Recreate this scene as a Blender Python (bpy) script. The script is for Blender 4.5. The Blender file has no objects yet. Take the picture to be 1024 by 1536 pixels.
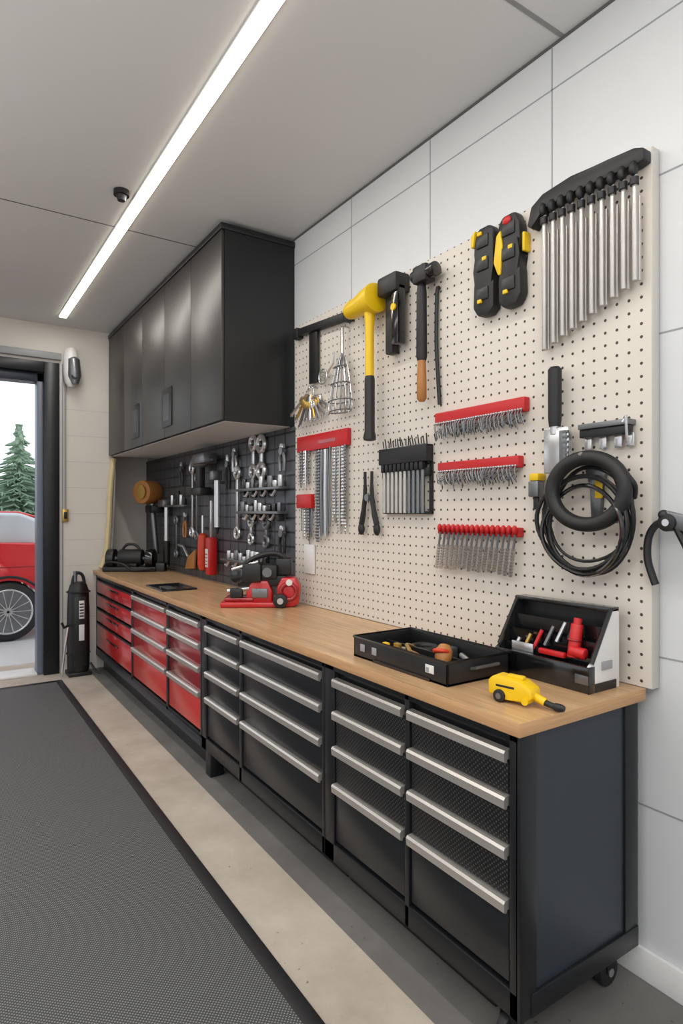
import bpy, bmesh, math, random
from mathutils import Vector, Matrix
random.seed(7)
SC=bpy.context.scene
try:
    SC.view_settings.view_transform='Standard'; SC.view_settings.look='None'
except Exception: pass
# ---------------------------------------------------------------- materials
def lin(c):
    r=[]
    for v in c:
        v=v/255.0
        r.append(v/12.92 if v<=.04045 else ((v+.055)/1.055)**2.4)
    return (*r,1)
def mat(name,c,rough=.5,metal=0,var=0,vs=6,bump=0,bs=200,coat=0,emit=0,spec=None,stretch=(1,1,1)):
    m=bpy.data.materials.new(name); m.use_nodes=True; nt=m.node_tree; b=nt.nodes['Principled BSDF']
    b.inputs['Base Color'].default_value=lin(c); b.inputs['Roughness'].default_value=rough; b.inputs['Metallic'].default_value=metal
    if coat: b.inputs['Coat Weight'].default_value=coat; b.inputs['Coat Roughness'].default_value=.12
    if spec is not None: b.inputs['Specular IOR Level'].default_value=spec
    if emit: b.inputs['Emission Color'].default_value=lin(c); b.inputs['Emission Strength'].default_value=emit
    g=nt.nodes.new('ShaderNodeNewGeometry'); mp=nt.nodes.new('ShaderNodeMapping'); mp.inputs['Scale'].default_value=stretch
    nt.links.new(g.outputs['Position'],mp.inputs['Vector'])
    n=nt.nodes.new('ShaderNodeTexNoise'); n.inputs['Scale'].default_value=vs; n.inputs['Detail'].default_value=5
    nt.links.new(mp.outputs[0],n.inputs['Vector'])
    if var:
        mx=nt.nodes.new('ShaderNodeMix'); mx.data_type='RGBA'
        mx.inputs['A'].default_value=lin([max(0,x*(1-var)) for x in c]); mx.inputs['B'].default_value=lin([min(255,x*(1+var)) for x in c])
        nt.links.new(n.outputs['Fac'],mx.inputs['Factor']); nt.links.new(mx.outputs['Result'],b.inputs['Base Color'])
    if bump:
        n2=nt.nodes.new('ShaderNodeTexNoise'); n2.inputs['Scale'].default_value=bs
        nt.links.new(mp.outputs[0],n2.inputs['Vector'])
        bp=nt.nodes.new('ShaderNodeBump'); bp.inputs['Strength'].default_value=bump; bp.inputs['Distance'].default_value=.002
        nt.links.new(n2.outputs['Fac'],bp.inputs['Height']); nt.links.new(bp.outputs[0],b.inputs['Normal'])
    return m
def dots(m,axes,spacing,radius,c_dot,c_base,stag=False,bump=0):
    nt=m.node_tree; b=nt.nodes['Principled BSDF']
    g=nt.nodes.new('ShaderNodeNewGeometry')
    def vm(op,a,bv=None):
        n=nt.nodes.new('ShaderNodeVectorMath'); n.operation=op
        nt.links.new(a,n.inputs[0])
        if bv is not None: n.inputs[1].default_value=bv
        return n
    def chain(off):
        a=vm('ADD',g.outputs['Position'],off)
        a=vm('MULTIPLY',a.outputs[0],(1/spacing,)*3)
        a=vm('FRACTION',a.outputs[0]); a=vm('SUBTRACT',a.outputs[0],(.5,.5,.5))
        a=vm('MULTIPLY',a.outputs[0],axes); a=vm('LENGTH',a.outputs[0])
        l=nt.nodes.new('ShaderNodeMath'); l.operation='LESS_THAN'; l.inputs[1].default_value=radius/spacing
        nt.links.new(a.outputs['Value'],l.inputs[0]); return l
    l=chain((10,10,10)); out=l.outputs[0]
    if stag:
        l2=chain((10+spacing/2,)*3); mx=nt.nodes.new('ShaderNodeMath'); mx.operation='MAXIMUM'
        nt.links.new(out,mx.inputs[0]); nt.links.new(l2.outputs[0],mx.inputs[1]); out=mx.outputs[0]
    mx=nt.nodes.new('ShaderNodeMix'); mx.data_type='RGBA'
    mx.inputs['A'].default_value=lin(c_base); mx.inputs['B'].default_value=lin(c_dot)
    nt.links.new(out,mx.inputs['Factor']); nt.links.new(mx.outputs['Result'],b.inputs['Base Color'])
    if bump:
        bp=nt.nodes.new('ShaderNodeBump'); bp.inputs['Strength'].default_value=bump; bp.inputs['Distance'].default_value=.002; bp.invert=True
        nt.links.new(out,bp.inputs['Height']); nt.links.new(bp.outputs[0],b.inputs['Normal'])
    return m
WALLR=mat('wall_panel_grey',(210,212,214),.45,var=.02,vs=1.5)
SEAM=mat('wall_seam',(150,153,156),.7)
SEAML=mat('wall_seam_faint',(190,186,180),.7)
WALLB=mat('wall_plaster_warm',(216,210,202),.6,var=.03,vs=2,bump=.1,bs=60)
WALLO=mat('wall_other',(212,210,207),.7)
CEIL=mat('ceiling_paint',(212,212,211),.55,var=.015,vs=1)
CSEAM=mat('ceiling_seam',(90,90,90),.7)
CSEAM2=mat('ceiling_strip_grey',(140,140,140),.6)
WHITE=mat('trim_white',(225,225,224),.45)
GREYT=mat('trim_grey',(150,152,154),.45)
BLK=mat('black_paint',(25,26,28),.4,var=.08,vs=20)
BLKM=mat('black_metal_frame',(27,29,33),.35,metal=.3)
SLATE=mat('slate_panel',(46,52,62),.38,metal=.25,var=.05,vs=3)
REVEAL=mat('door_reveal_grey',(104,114,128),.4)
HGREY=mat('handle_recess_grey',(50,51,54),.4)
DRW=mat('drawer_dark',(36,38,42),.28,metal=.3)
DMESH=dots(mat('drawer_perforated',(32,32,34),.5,metal=.2),(0,1,1),.017,.0062,(6,6,7),(80,81,84),stag=True,bump=.4)
ALU=mat('brushed_aluminium',(206,201,195),.36,metal=.75,var=.06,vs=8,stretch=(60,1,60))
ROD=mat('satin_steel_rod',(186,184,180),.38,metal=.6,var=.04,vs=20)
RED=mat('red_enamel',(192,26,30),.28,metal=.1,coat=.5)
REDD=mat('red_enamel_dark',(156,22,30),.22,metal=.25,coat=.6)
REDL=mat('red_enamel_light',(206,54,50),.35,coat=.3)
PRED=mat('plastic_red',(190,26,30),.4)
YEL=mat('plastic_yellow',(232,190,14),.4)
RUB=mat('black_rubber',(25,25,27),.5,var=.1,vs=40)
GLOS=mat('black_gloss',(17,18,20),.15,coat=.5)
STEEL=mat('chrome_steel',(205,205,207),.25,metal=.85)
STEELD=mat('steel_dark',(125,127,130),.35,metal=.8)
BRASS=mat('brass',(196,162,90),.35,metal=.8)
WOODH=mat('wood_handle',(168,112,56),.45,var=.12,vs=10,stretch=(8,8,1))
WOODP=mat('pale_wood',(208,190,146),.5,var=.05,vs=8)
ORNG=mat('plastic_orange_red',(206,62,34),.4)
WPL=mat('white_plastic',(220,220,218),.4)
LED=mat('led_diffuser',(255,243,222),.4,emit=7)
GLASS=mat('car_glass',(196,203,208),.08,metal=.2)  # pale base colour stands in for sky reflected in the glass
TREE=mat('conifer_foliage',(126,148,126),.8,var=.3,vs=4)  # haze painted in as a paler, greyer green
BUSH=mat('bush_foliage',(140,156,132),.8,var=.3,vs=3)
BARK=mat('bark',(90,75,60),.9)
DRIVE=mat('driveway_concrete',(192,193,194),.8,var=.04,vs=1)
CARR=mat('car_paint_red',(200,20,32),.25,metal=.1,coat=.8)
DOOR=mat('cabinet_door_satin',(78,76,74),.42,metal=.7,var=.03,vs=2)
WOOD=mat('maple_counter',(205,160,112),.36,coat=.25)
def woodnodes(m):
    nt=m.node_tree;b=nt.nodes['Principled BSDF']
    g=nt.nodes.new('ShaderNodeNewGeometry')
    mp=nt.nodes.new('ShaderNodeMapping'); mp.inputs['Scale'].default_value=(24,1.1,30)
    n=nt.nodes.new('ShaderNodeTexNoise'); n.inputs['Scale'].default_value=3; n.inputs['Detail'].default_value=8; n.inputs['Distortion'].default_value=.5
    r=nt.nodes.new('ShaderNodeValToRGB'); r.color_ramp.elements[0].position=.28; r.color_ramp.elements[1].position=.74
    r.color_ramp.elements[0].color=lin((174,136,96)); r.color_ramp.elements[1].color=lin((212,175,133))
    nt.links.new(g.outputs['Position'],mp.inputs[0]); nt.links.new(mp.outputs[0],n.inputs[0]); nt.links.new(n.outputs['Fac'],r.inputs[0])
    sn=nt.nodes.new('ShaderNodeVectorMath'); sn.operation='SNAP'; sn.inputs[1].default_value=(.055,.9,50)
    nt.links.new(g.outputs['Position'],sn.inputs[0])
    wn=nt.nodes.new('ShaderNodeTexWhiteNoise'); nt.links.new(sn.outputs[0],wn.inputs['Vector'])
    mr=nt.nodes.new('ShaderNodeMapRange'); mr.inputs['To Min'].default_value=.88; mr.inputs['To Max'].default_value=1.05; nt.links.new(wn.outputs['Value'],mr.inputs['Value'])
    hs=nt.nodes.new('ShaderNodeHueSaturation'); nt.links.new(r.outputs[0],hs.inputs['Color']); nt.links.new(mr.outputs[0],hs.inputs['Value'])
    nt.links.new(hs.outputs[0],b.inputs['Base Color'])
woodnodes(WOOD)
WEDGE=mat('plywood_edge',(186,144,102),.5,var=.15,vs=12,stretch=(.5,.5,14))
PEG=dots(mat('pegboard_sheet',(214,204,192),.5),(0,1,1),.046,.0056,(62,54,48),(216,208,198),bump=.4)
PEGF=mat('pegboard_edge',(196,191,186),.5)
MATT=mat('floor_mat_weave',(112,112,113),.7)
dots(MATT,(1,1,0),.014,.0050,(62,63,65),(146,146,145),stag=True,bump=.6)
FLOOR=mat('floor_concrete',(178,165,150),.5,bump=.1,bs=30)
def floornodes(m):
    nt=m.node_tree;b=nt.nodes['Principled BSDF']
    g=nt.nodes.new('ShaderNodeNewGeometry'); s=nt.nodes.new('ShaderNodeSeparateXYZ'); nt.links.new(g.outputs['Position'],s.inputs[0])
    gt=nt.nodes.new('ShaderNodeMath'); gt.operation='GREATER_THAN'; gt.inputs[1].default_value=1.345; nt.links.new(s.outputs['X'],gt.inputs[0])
    n=nt.nodes.new('ShaderNodeTexNoise'); n.inputs['Scale'].default_value=2.2; n.inputs['Detail'].default_value=9; n.inputs['Roughness'].default_value=.65; nt.links.new(g.outputs['Position'],n.inputs['Vector'])
    n3=nt.nodes.new('ShaderNodeTexNoise'); n3.inputs['Scale'].default_value=38; n3.inputs['Detail'].default_value=3; nt.links.new(g.outputs['Position'],n3.inputs['Vector'])
    sp=nt.nodes.new('ShaderNodeValToRGB'); sp.color_ramp.elements[0].position=.24; sp.color_ramp.elements[1].position=.30; sp.color_ramp.elements[0].color=(.35,.3,.26,1); sp.color_ramp.elements[1].color=(1,1,1,1); nt.links.new(n3.outputs['Fac'],sp.inputs[0])
    def ramp(a,c):
        r=nt.nodes.new('ShaderNodeValToRGB'); r.color_ramp.elements[0].position=.3; r.color_ramp.elements[1].position=.7
        r.color_ramp.elements[0].color=lin(a); r.color_ramp.elements[1].color=lin(c); nt.links.new(n.outputs['Fac'],r.inputs[0]); return r
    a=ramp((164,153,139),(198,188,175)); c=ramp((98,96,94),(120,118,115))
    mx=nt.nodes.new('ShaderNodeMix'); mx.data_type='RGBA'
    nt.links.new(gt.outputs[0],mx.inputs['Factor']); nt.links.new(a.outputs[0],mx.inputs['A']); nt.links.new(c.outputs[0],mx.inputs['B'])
    m2=nt.nodes.new('ShaderNodeMix'); m2.data_type='RGBA'; m2.blend_type='MULTIPLY'; m2.inputs['Factor'].default_value=1
    nt.links.new(mx.outputs['Result'],m2.inputs['A']); nt.links.new(sp.outputs[0],m2.inputs['B'])
    nt.links.new(m2.outputs['Result'],b.inputs['Base Color'])
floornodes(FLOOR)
SLAT=mat('slat_panel_black',(46,48,52),.4,metal=.2)
def slatnodes(m):
    nt=m.node_tree;b=nt.nodes['Principled BSDF']
    g=nt.nodes.new('ShaderNodeNewGeometry'); s=nt.nodes.new('ShaderNodeSeparateXYZ'); nt.links.new(g.outputs['Position'],s.inputs[0])
    def line(o,sp,w):
        a=nt.nodes.new('ShaderNodeMath'); a.operation='DIVIDE'; a.inputs[1].default_value=sp; nt.links.new(o,a.inputs[0])
        f=nt.nodes.new('ShaderNodeMath'); f.operation='FRACT'; nt.links.new(a.outputs[0],f.inputs[0])
        l=nt.nodes.new('ShaderNodeMath'); l.operation='LESS_THAN'; l.inputs[1].default_value=w; nt.links.new(f.outputs[0],l.inputs[0]); return l
    a=line(s.outputs['Y'],.16,.10); c=line(s.outputs['Z'],.1,.14)
    mx0=nt.nodes.new('ShaderNodeMath'); mx0.operation='MAXIMUM'; nt.links.new(a.outputs[0],mx0.inputs[0]); nt.links.new(c.outputs[0],mx0.inputs[1])
    mx=nt.nodes.new('ShaderNodeMix'); mx.data_type='RGBA'; mx.inputs['A'].default_value=lin((80,82,87)); mx.inputs['B'].default_value=lin((34,35,37))
    nt.links.new(mx0.outputs[0],mx.inputs['Factor']); nt.links.new(mx.outputs['Result'],b.inputs['Base Color'])
slatnodes(SLAT)
# ---------------------------------------------------------------- mesh builder
class MB:
    def __init__(s,name,sharp=38): s.name=name; s.bm=bmesh.new(); s.mats=[]; s.sharp=sharp
    def mi(s,m):
        if m not in s.mats: s.mats.append(m)
        return s.mats.index(m)
    def add(s,tb,m,bevel=0,seg=2,M=None):
        if bevel:
            bmesh.ops.bevel(tb,geom=list(tb.edges),offset=bevel,segments=seg,profile=.5,affect='EDGES',clamp_overlap=True)
        bmesh.ops.recalc_face_normals(tb,faces=list(tb.faces))
        if M is not None: bmesh.ops.transform(tb,matrix=M,verts=list(tb.verts))
        i=s.mi(m)
        for f in tb.faces: f.material_index=i
        me=bpy.data.meshes.new('t'); tb.to_mesh(me); tb.free(); s.bm.from_mesh(me); bpy.data.meshes.remove(me); return s
    def box(s,a,b,m,bevel=0,M=None,seg=2):
        tb=bmesh.new(); r=bmesh.ops.create_cube(tb,size=1)
        for v in tb.verts:
            v.co=Vector([(a[i]+b[i])/2+v.co[i]*(b[i]-a[i]) for i in range(3)])
        return s.add(tb,m,bevel,seg,M)
    def cyl(s,p0,p1,r0,m,r1=None,seg=16,bevel=0,M=None):
        p0=Vector(p0);p1=Vector(p1); r1=r0 if r1 is None else r1; d=p1-p0
        tb=bmesh.new(); bmesh.ops.create_cone(tb,cap_ends=True,segments=seg,radius1=r0,radius2=r1,depth=d.length)
        R=d.to_track_quat('Z','Y').to_matrix().to_4x4(); R.translation=(p0+p1)/2
        bmesh.ops.transform(tb,matrix=R,verts=list(tb.verts))
        return s.add(tb,m,bevel,2,M)
    def sph(s,c,r,m,M=None,seg=16):
        tb=bmesh.new(); bmesh.ops.create_uvsphere(tb,u_segments=seg,v_segments=seg//2+2,radius=1)
        if not hasattr(r,'__len__'): r=(r,r,r)
        for v in tb.verts: v.co=Vector((c[0]+v.co.x*r[0],c[1]+v.co.y*r[1],c[2]+v.co.z*r[2]))
        return s.add(tb,m,0,2,M)
    def prism(s,pts,vec,m,bevel=0,M=None,seg=2):
        tb=bmesh.new(); vec=Vector(vec)
        a=[tb.verts.new(p) for p in pts]; b=[tb.verts.new(Vector(p)+vec) for p in pts]
        tb.faces.new(a); tb.faces.new(b[::-1]); n=len(pts)
        for i in range(n): tb.faces.new((a[i],b[i],b[(i+1)%n],a[(i+1)%n]))
        return s.add(tb,m,bevel,seg,M)
    def tube(s,pts,r,m,seg=8,closed=False,M=None,smooth=0):
        pts=[Vector(p) for p in pts]
        if smooth:
            q=[]; n=len(pts)
            rng=range(n if closed else n-1)
            for i in rng:
                p0=pts[(i-1)%n] if (closed or i>0) else pts[i]; p1=pts[i]; p2=pts[(i+1)%n]; p3=pts[(i+2)%n] if (closed or i+2<n) else p2
                for k in range(smooth):
                    t=k/smooth
                    q.append(.5*((2*p1)+(p2-p0)*t+(2*p0-5*p1+4*p2-p3)*t*t+(3*p1-p0-3*p2+p3)*t**3))
            if not closed: q.append(pts[-1])
            pts=q
        n=len(pts); tb=bmesh.new(); rings=[]
        rr=r if hasattr(r,'__len__') else None
        prev=None
        for i,p in enumerate(pts):
            if closed: t=(pts[(i+1)%n]-pts[i-1])
            else: t=pts[min(i+1,n-1)]-pts[max(i-1,0)]
            if t.length<1e-9: t=Vector((0,0,1))
            t.normalize()
            if prev is None:
                a=Vector((1,0,0)) if abs(t.x)<.8 else Vector((0,1,0))
                u=t.cross(a).normalized()
            else:
                u=(prev-t*prev.dot(t)).normalized()
            prev=u; w=t.cross(u)
            ri=rr[min(int(i*len(rr)/n),len(rr)-1)] if rr else r
            rings.append([tb.verts.new(p+(u*math.cos(2*math.pi*k/seg)+w*math.sin(2*math.pi*k/seg))*ri) for k in range(seg)])
        for i in range(n if closed else n-1):
            A=rings[i];B=rings[(i+1)%n]
            for k in range(seg): tb.faces.new((A[k],A[(k+1)%seg],B[(k+1)%seg],B[k]))
        if not closed: tb.faces.new(rings[0]); tb.faces.new(rings[-1][::-1])
        return s.add(tb,m,0,2,M)
    def lathe(s,prof,p0,axis,m,seg=20,M=None):
        axis=Vector(axis).normalized(); R=axis.to_track_quat('Z','Y').to_matrix().to_4x4(); R.translation=Vector(p0)
        tb=bmesh.new(); rings=[]
        for t,r in prof: rings.append([tb.verts.new((r*math.cos(2*math.pi*k/seg),r*math.sin(2*math.pi*k/seg),t)) for k in range(seg)])
        for i in range(len(prof)-1):
            A=rings[i];B=rings[i+1]
            for k in range(seg): tb.faces.new((A[k],A[(k+1)%seg],B[(k+1)%seg],B[k]))
        tb.faces.new(rings[0][::-1]); tb.faces.new(rings[-1])
        bmesh.ops.transform(tb,matrix=R,verts=list(tb.verts))
        return s.add(tb,m,0,2,M)
    def torus(s,c,R,r,m,n=(1,0,0),ry=None,seg=40,ms=12,M=None):
        n=Vector(n).normalized(); q=n.to_track_quat('Z','Y'); ry=ry or R
        pts=[Vector(c)+q@Vector((R*math.cos(2*math.pi*k/seg),ry*math.sin(2*math.pi*k/seg),0)) for k in range(seg)]
        return s.tube(pts,r,m,ms,closed=True,M=M)
    def done(s,keep=False):
        me=bpy.data.meshes.new(s.name)
        c=Vector((0,0,0))
        if not keep and len(s.bm.verts):
            lo=Vector([min(v.co[i] for v in s.bm.verts) for i in range(3)]); hi=Vector([max(v.co[i] for v in s.bm.verts) for i in range(3)])
            c=(lo+hi)/2; c.z=lo.z
            for v in s.bm.verts: v.co-=c
        s.bm.to_mesh(me); s.bm.free()
        for m in s.mats: me.materials.append(m)
        me.shade_smooth(); me.set_sharp_from_angle(angle=math.radians(s.sharp))
        o=bpy.data.objects.new(s.name,me); o.location=c; SC.collection.objects.link(o); return o
def LM(x,y,z,rz,s=1): return Matrix.Translation((x,y,z))@Matrix.Rotation(math.radians(rz),4,'Z')@Matrix.Scale(s,4)
# ---------------------------------------------------------------- room shell
CZ=3.558; WX=2.10
w=MB('wall_right'); w.box((WX,-3.2,0),(WX+.2,7.47,CZ),WALLR)
for z in (.61,1.146,2.27,2.82,3.37): w.box((WX-.0012,-3.0,z-.003),(WX+.01,7.27,z+.003),SEAM)
for y in (-1.27,-.55,.17,.89,1.61,2.347,3.05,3.77): w.box((WX-.0012,y-.003,.0),(WX+.01,y+.003,3.54),SEAM)
w.box((WX-.0015,-3.0,CZ-.016),(WX+.01,7.27,CZ-.001),CSEAM)
w.done(True)
Y0,Y1=6.85,7.05
w=MB('wall_back'); w.box((1.078,Y0,0),(1.60,Y1,CZ),WALLB)
for z in (.55,.82,1.09,1.36,1.63,1.90,2.17,2.44,2.71): w.box((1.12,Y0-.0012,z),(1.60,Y0+.01,z+.004),SEAML)
w.box((1.10,Y0-.004,0),(1.115,Y0,3.17),GREYT)
w.done(True)
w=MB('wall_back_recess'); w.box((1.60,7.27,0),(2.1,7.47,CZ),WALLB); w.box((1.58,7.051,0),(1.60,7.47,CZ),WALLB); w.done(True)
w=MB('wall_back_header'); w.box((-2.4,Y0,3.172),(1.078,Y1,CZ),WALLB); w.done(True)
w=MB('wall_back_left'); w.box((-3.8,Y0,0),(-2.552,Y1,CZ),WALLB); w.done(True)
w=MB('wall_left'); 
w.box((-3.8,-3.2,0),(-3.6,7.05,.9),WALLO); w.box((-3.8,-3.2,2.9),(-3.6,7.05,CZ),WALLO)
for a,b in ((-3.2,-1.8),(1.2,2.0),(5.0,7.05)): w.box((-3.8,a,.9),(-3.6,b,2.9),WALLO)
w.done(True)
for a,b in ((-1.8,1.2),(2.0,5.0)):  # unseen windows, added to let sky light into the room
    w=MB('added_window_1' if a<0 else 'added_window_2')
    for z in (.9,2.84): w.box((-3.78,a,z),(-3.62,b,z+.06),WHITE)
    for y in (a,(a+b)/2-.03,b-.06): w.box((-3.775,y,.96),(-3.625,y+.06,2.84),WHITE)
    w.done(True)
w=MB('wall_front'); w.box((-3.8,-3.2,0),(-2.6,-3.0,CZ),WALLO); w.box((1.0,-3.2,0),(2.1,-3.0,CZ),WALLO); w.box((-2.6,-3.2,2.9),(1.0,-3.0,CZ),WALLO); w.done(True)  # wall out of view; wide opening added to bring in skylight
w=MB('ceiling'); w.box((-3.8,-3.2,CZ),(2.3,7.47,CZ+.15),CEIL)
for y in (-1.14,4.26): w.box((-3.6,y-.005,CZ-.0015),(2.1,y+.005,CZ+.01),CSEAM)
w.box((-3.6,1.55,CZ-.003),(2.1,1.568,CZ+.01),CSEAM2)
w.done(True)
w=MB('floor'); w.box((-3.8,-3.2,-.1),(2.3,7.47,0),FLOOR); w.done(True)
w=MB('baseboard_right'); w.box((WX-.018,-3.0,0),(WX,7.2,.11),WHITE,.004); w.done(True)
w=MB('door_1')
w.box((.93,Y0-.03,0),(1.075,Y1+.02,3.17),BLKM,.004)
w.box((.875,Y0+.03,0),(.93,Y1,3.09),REVEAL,.003)
w.box((-2.5,Y0-.03,3.06),(.93,Y1+.02,3.17),BLKM,.004)
w.box((-2.4,Y0+.03,2.97),(.93,Y1,3.06),SLATE,.003)
w.box((-2.55,Y0-.03,0),(-2.40,Y1+.02,3.17),BLKM,.004)
w.done(True)
w=MB('trim_1'); w.box((-2.6,Y0-.05,3.20),(1.09,Y0-.001,3.27),GREYT,.005); w.done(True)
w=MB('trim_2'); w.box((-2.4,Y0,.0),(.875,Y1+.1,.02),WHITE,.004); w.done(True)
w=MB('floor_mat'); w.box((-1.9,-2.2,0),(.985,6.45,.012),MATT); w.box((.985,-2.2,0),(1.045,6.51,.014),RUB,.003); w.box((-1.96,6.45,0),(.985,6.51,.014),RUB,.003); w.box((-1.96,-2.2,0),(-1.9,6.45,.014),RUB,.003); w.done(True)
for x in (1.05,-1.5):  # the left strip is out of view, added for its light
    w=MB('led_strip_light'); w.box((x-.040,.0 if x>0 else -2.5,CZ-.008),(x+.040,6.5,CZ),WHITE,.002); w.box((x-.033,.02 if x>0 else -2.48,CZ-.018),(x+.033,6.48,CZ-.007),LED,.004); w.done(True)
w=MB('smoke_detector'); w.cyl((.93,3.76,CZ),(.93,3.76,CZ-.03),.045,BLK,seg=24); w.cyl((.93,3.76,CZ-.03),(.93,3.76,CZ-.06),.03,RUB,r1=.022,seg=24); w.done()
# ---------------------------------------------------------------- bench
FX=1.43
def handle(mb,y0,y1,z,m=ALU):
    prof=[(FX+.012,z),(FX-.012,z-.002),(FX-.018,z-.010),(FX-.016,z-.036),(FX-.006,z-.040),(FX-.003,z-.03),(FX+.012,z-.03)]
    mb.prism([(x,y0,zz) for x,zz in prof],(0,y1-y0,0),m)
ZB=[.936,.797,.647,.487]
def column(mb,y0,y1,faces,bars=True,zb=.235):
    zs=ZB+[zb]
    for i in range(4):
        mb.box((FX+.006,y0+.006,zs[i+1]+.006),(FX+.03,y1-.006,zs[i]-.006),faces[i],.003)
        if bars: handle(mb,y0+.004,y1-.004,zs[i]+.004)
def frame(mb,y0,y1,posts,zlow=.145,zhi=.975):
    mb.box((FX+.03,y0+.01,zlow+.02),(2.04,y1-.01,.99),DRW)
    for a,b in posts: mb.box((FX,a,zlow),(FX+.05,b,.995),BLKM,.004)
    mb.box((FX,y0,zhi-.008),(FX+.05,y1,.995),BLKM,.003)
    mb.box((FX,y0,zlow),(FX+.05,y1,.225),BLKM,.004)
b=MB('black_drawer_cabinet')
frame(b,1.215,2.285,[(1.215,1.25),(1.712,1.738),(2.21,2.285)])
column(b,1.25,1.712,[DMESH,DMESH,DMESH,DRW]); column(b,1.738,2.21,[DMESH,DMESH,DMESH,DRW])
b.box((FX,1.208,.145),(FX+.075,1.226,.995),BLKM,.003); b.box((1.965,1.208,.145),(2.04,1.226,.995),BLKM,.003)
b.box((FX+.05,1.205,.145),(2.04,1.226,.215),BLKM,.003); b.box((FX+.075,1.216,.215),(1.965,1.228,.995),SLATE)
b.box((1.56,1.42,0.0),(2.0,2.27,.17),BLK)
for cx,cy in ((1.50,1.30),(1.97,1.28)):
    b.cyl((cx,cy,.145),(cx,cy,.115),.03,STEELD); b.box((cx-.03,cy-.022,.05),(cx+.02,cy-.018,.12),BLKM); b.box((cx-.03,cy+.018,.05),(cx+.02,cy+.022,.12),BLKM)
    b.cyl((cx-.01,cy-.016,.05),(cx-.01,cy+.016,.05),.05,RUB,seg=24,bevel=.004); b.cyl((cx-.01,cy-.024,.05),(cx-.01,cy+.024,.05),.014,STEEL)
b.done()
b=MB('black_drawer_cabinet')
frame(b,2.287,3.768,[(2.287,2.31),(3.155,3.19),(3.69,3.768)])
column(b,2.31,3.155,[DRW]*4); column(b,3.19,3.69,[DRW]*4)
b.box((1.56,2.3,0),(2.0,3.75,.17),BLK); b.box((FX,3.62,0),(FX+.09,3.70,.15),BLKM,.004); b.done()
b=MB('red_drawer_cabinet')
frame(b,3.77,6.83,[(3.77,3.797),(4.444,4.49),(5.406,5.45),(6.80,6.83)])
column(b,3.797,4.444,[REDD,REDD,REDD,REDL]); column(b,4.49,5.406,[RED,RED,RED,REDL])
zs=[.945,.80,.65,.50,.235]
for i in range(4):
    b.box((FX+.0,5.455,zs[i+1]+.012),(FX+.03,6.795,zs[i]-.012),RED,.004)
    zc=(zs[i]+zs[i+1])/2+.02
    b.box((FX-.012,5.9,zc-.008),(FX,6.35,zc+.010),GLOS,.004)
    b.box((FX-.004,5.455,zs[i]-.022),(FX+.03,6.795,zs[i]-.006),BLKM,.002)
b.box((1.50,3.8,0),(2.0,6.8,.17),BLK)
b.box((FX-.002,3.77,.145),(FX+.01,6.83,.20),SLATE,.003)
b.done()
b=MB('workbench_countertop'); b.box((1.40,1.185,.999),(2.05,6.84,1.04),WEDGE,.003); b.box((1.401,1.186,1.0385),(2.05,6.839,1.0405),WOOD); 
b.box((2.045,3.66,.999),(2.078,6.84,1.0405),WOOD); b.done(True)
b=MB('wall_cabinet')
b.box((1.578,3.75,2.247),(WX-.002,6.83,3.50),BLK)
b.box((1.59,3.78,2.243),(2.08,6.80,2.2475),WHITE)
ys=[3.75,4.32,4.93,5.57,6.19,6.83]
for i in range(5): b.box((1.557,ys[i]+.003,2.25),(1.577,ys[i+1]-.003,3.485),DOOR,.002)
b.box((1.55,3.74,3.49),(WX-.002,6.83,3.53),BLK,.003)
for a in (4.74,5.66):
    b.box((1.549,a,2.33),(1.5575,a+.24,2.64),BLK,.002); b.box((1.5475,a+.045,2.38),(1.5495,a+.195,2.59),HGREY)
b.done()
b=MB('dark_tool_panel'); b.box((2.078,3.67,1.041),(2.094,7.262,2.240),SLAT,.002); b.done(True)
b=MB('pegboard'); b.box((2.052,1.163,1.041),(2.094,3.65,2.905),PEGF,.002); b.box((2.049,1.165,1.043),(2.0525,3.648,2.903),PEG); b.done(True)
# ---------------------------------------------------------------- pegboard tools
PX=2.049
def W(y,z,o=0): return (PX-o,y,z)
def plate(mb,pts,o0,o1,m,bevel=0,base=None):
    bx=PX if base is None else base
    mb.prism([(bx-o0,y,z) for y,z in pts],(-(o1-o0),0,0),m,bevel)
def wbox(mb,y0,y1,z0,z1,o0,o1,m,bevel=0): mb.box((PX-o1,min(y0,y1),min(z0,z1)),(PX-o0,max(y0,y1),max(z0,z1)),m,bevel)
b=MB('carpenter_square'); plate(b,[(3.56,2.862),(2.963,2.822),(2.963,2.775),(3.56,2.815)],.01,.045,RUB,.004)
wbox(b,3.42,3.32,2.475,2.83,.012,.03,BLK,.003); wbox(b,3.60,3.54,2.80,2.87,.0,.05,RUB,.006); wbox(b,3.0,2.94,2.765,2.83,.0,.05,RUB,.006)
b.done()
b=MB('hanging_keys'); b.tube([W(3.38,2.455,0),W(3.38,2.455,.05),W(3.38,2.44,.05)],.006,STEEL); b.torus(W(3.38,2.41,.04),.04,.006,STEEL)
for i in range(9):
    a=-math.pi/2+(i-4)*.27; L=.16+random.random()*.07; o=.02+.006*i
    c=Vector((0,math.cos(a),math.sin(a))); p=Vector(W(3.38,2.40,o))
    b.tube([p,p+c*L],.009,random.choice([STEEL,BRASS,STEELD]),seg=6); b.sph(p+c*.07,(.008,.03,.03),random.choice([BRASS,STEEL]),seg=12)
    b.box(p+c*L-Vector((.003,.016,.012)),p+c*L+Vector((.003,.016,.014)),STEEL,.002)
b.done()
b=MB('wire_whisk'); wy=3.00; b.tube([W(wy,2.74,.002),W(wy,2.74,.05),W(wy,2.71,.05)],.005,STEEL)
b.cyl(W(wy,2.73,.05),W(wy,2.58,.05),.011,STEEL)
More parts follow.
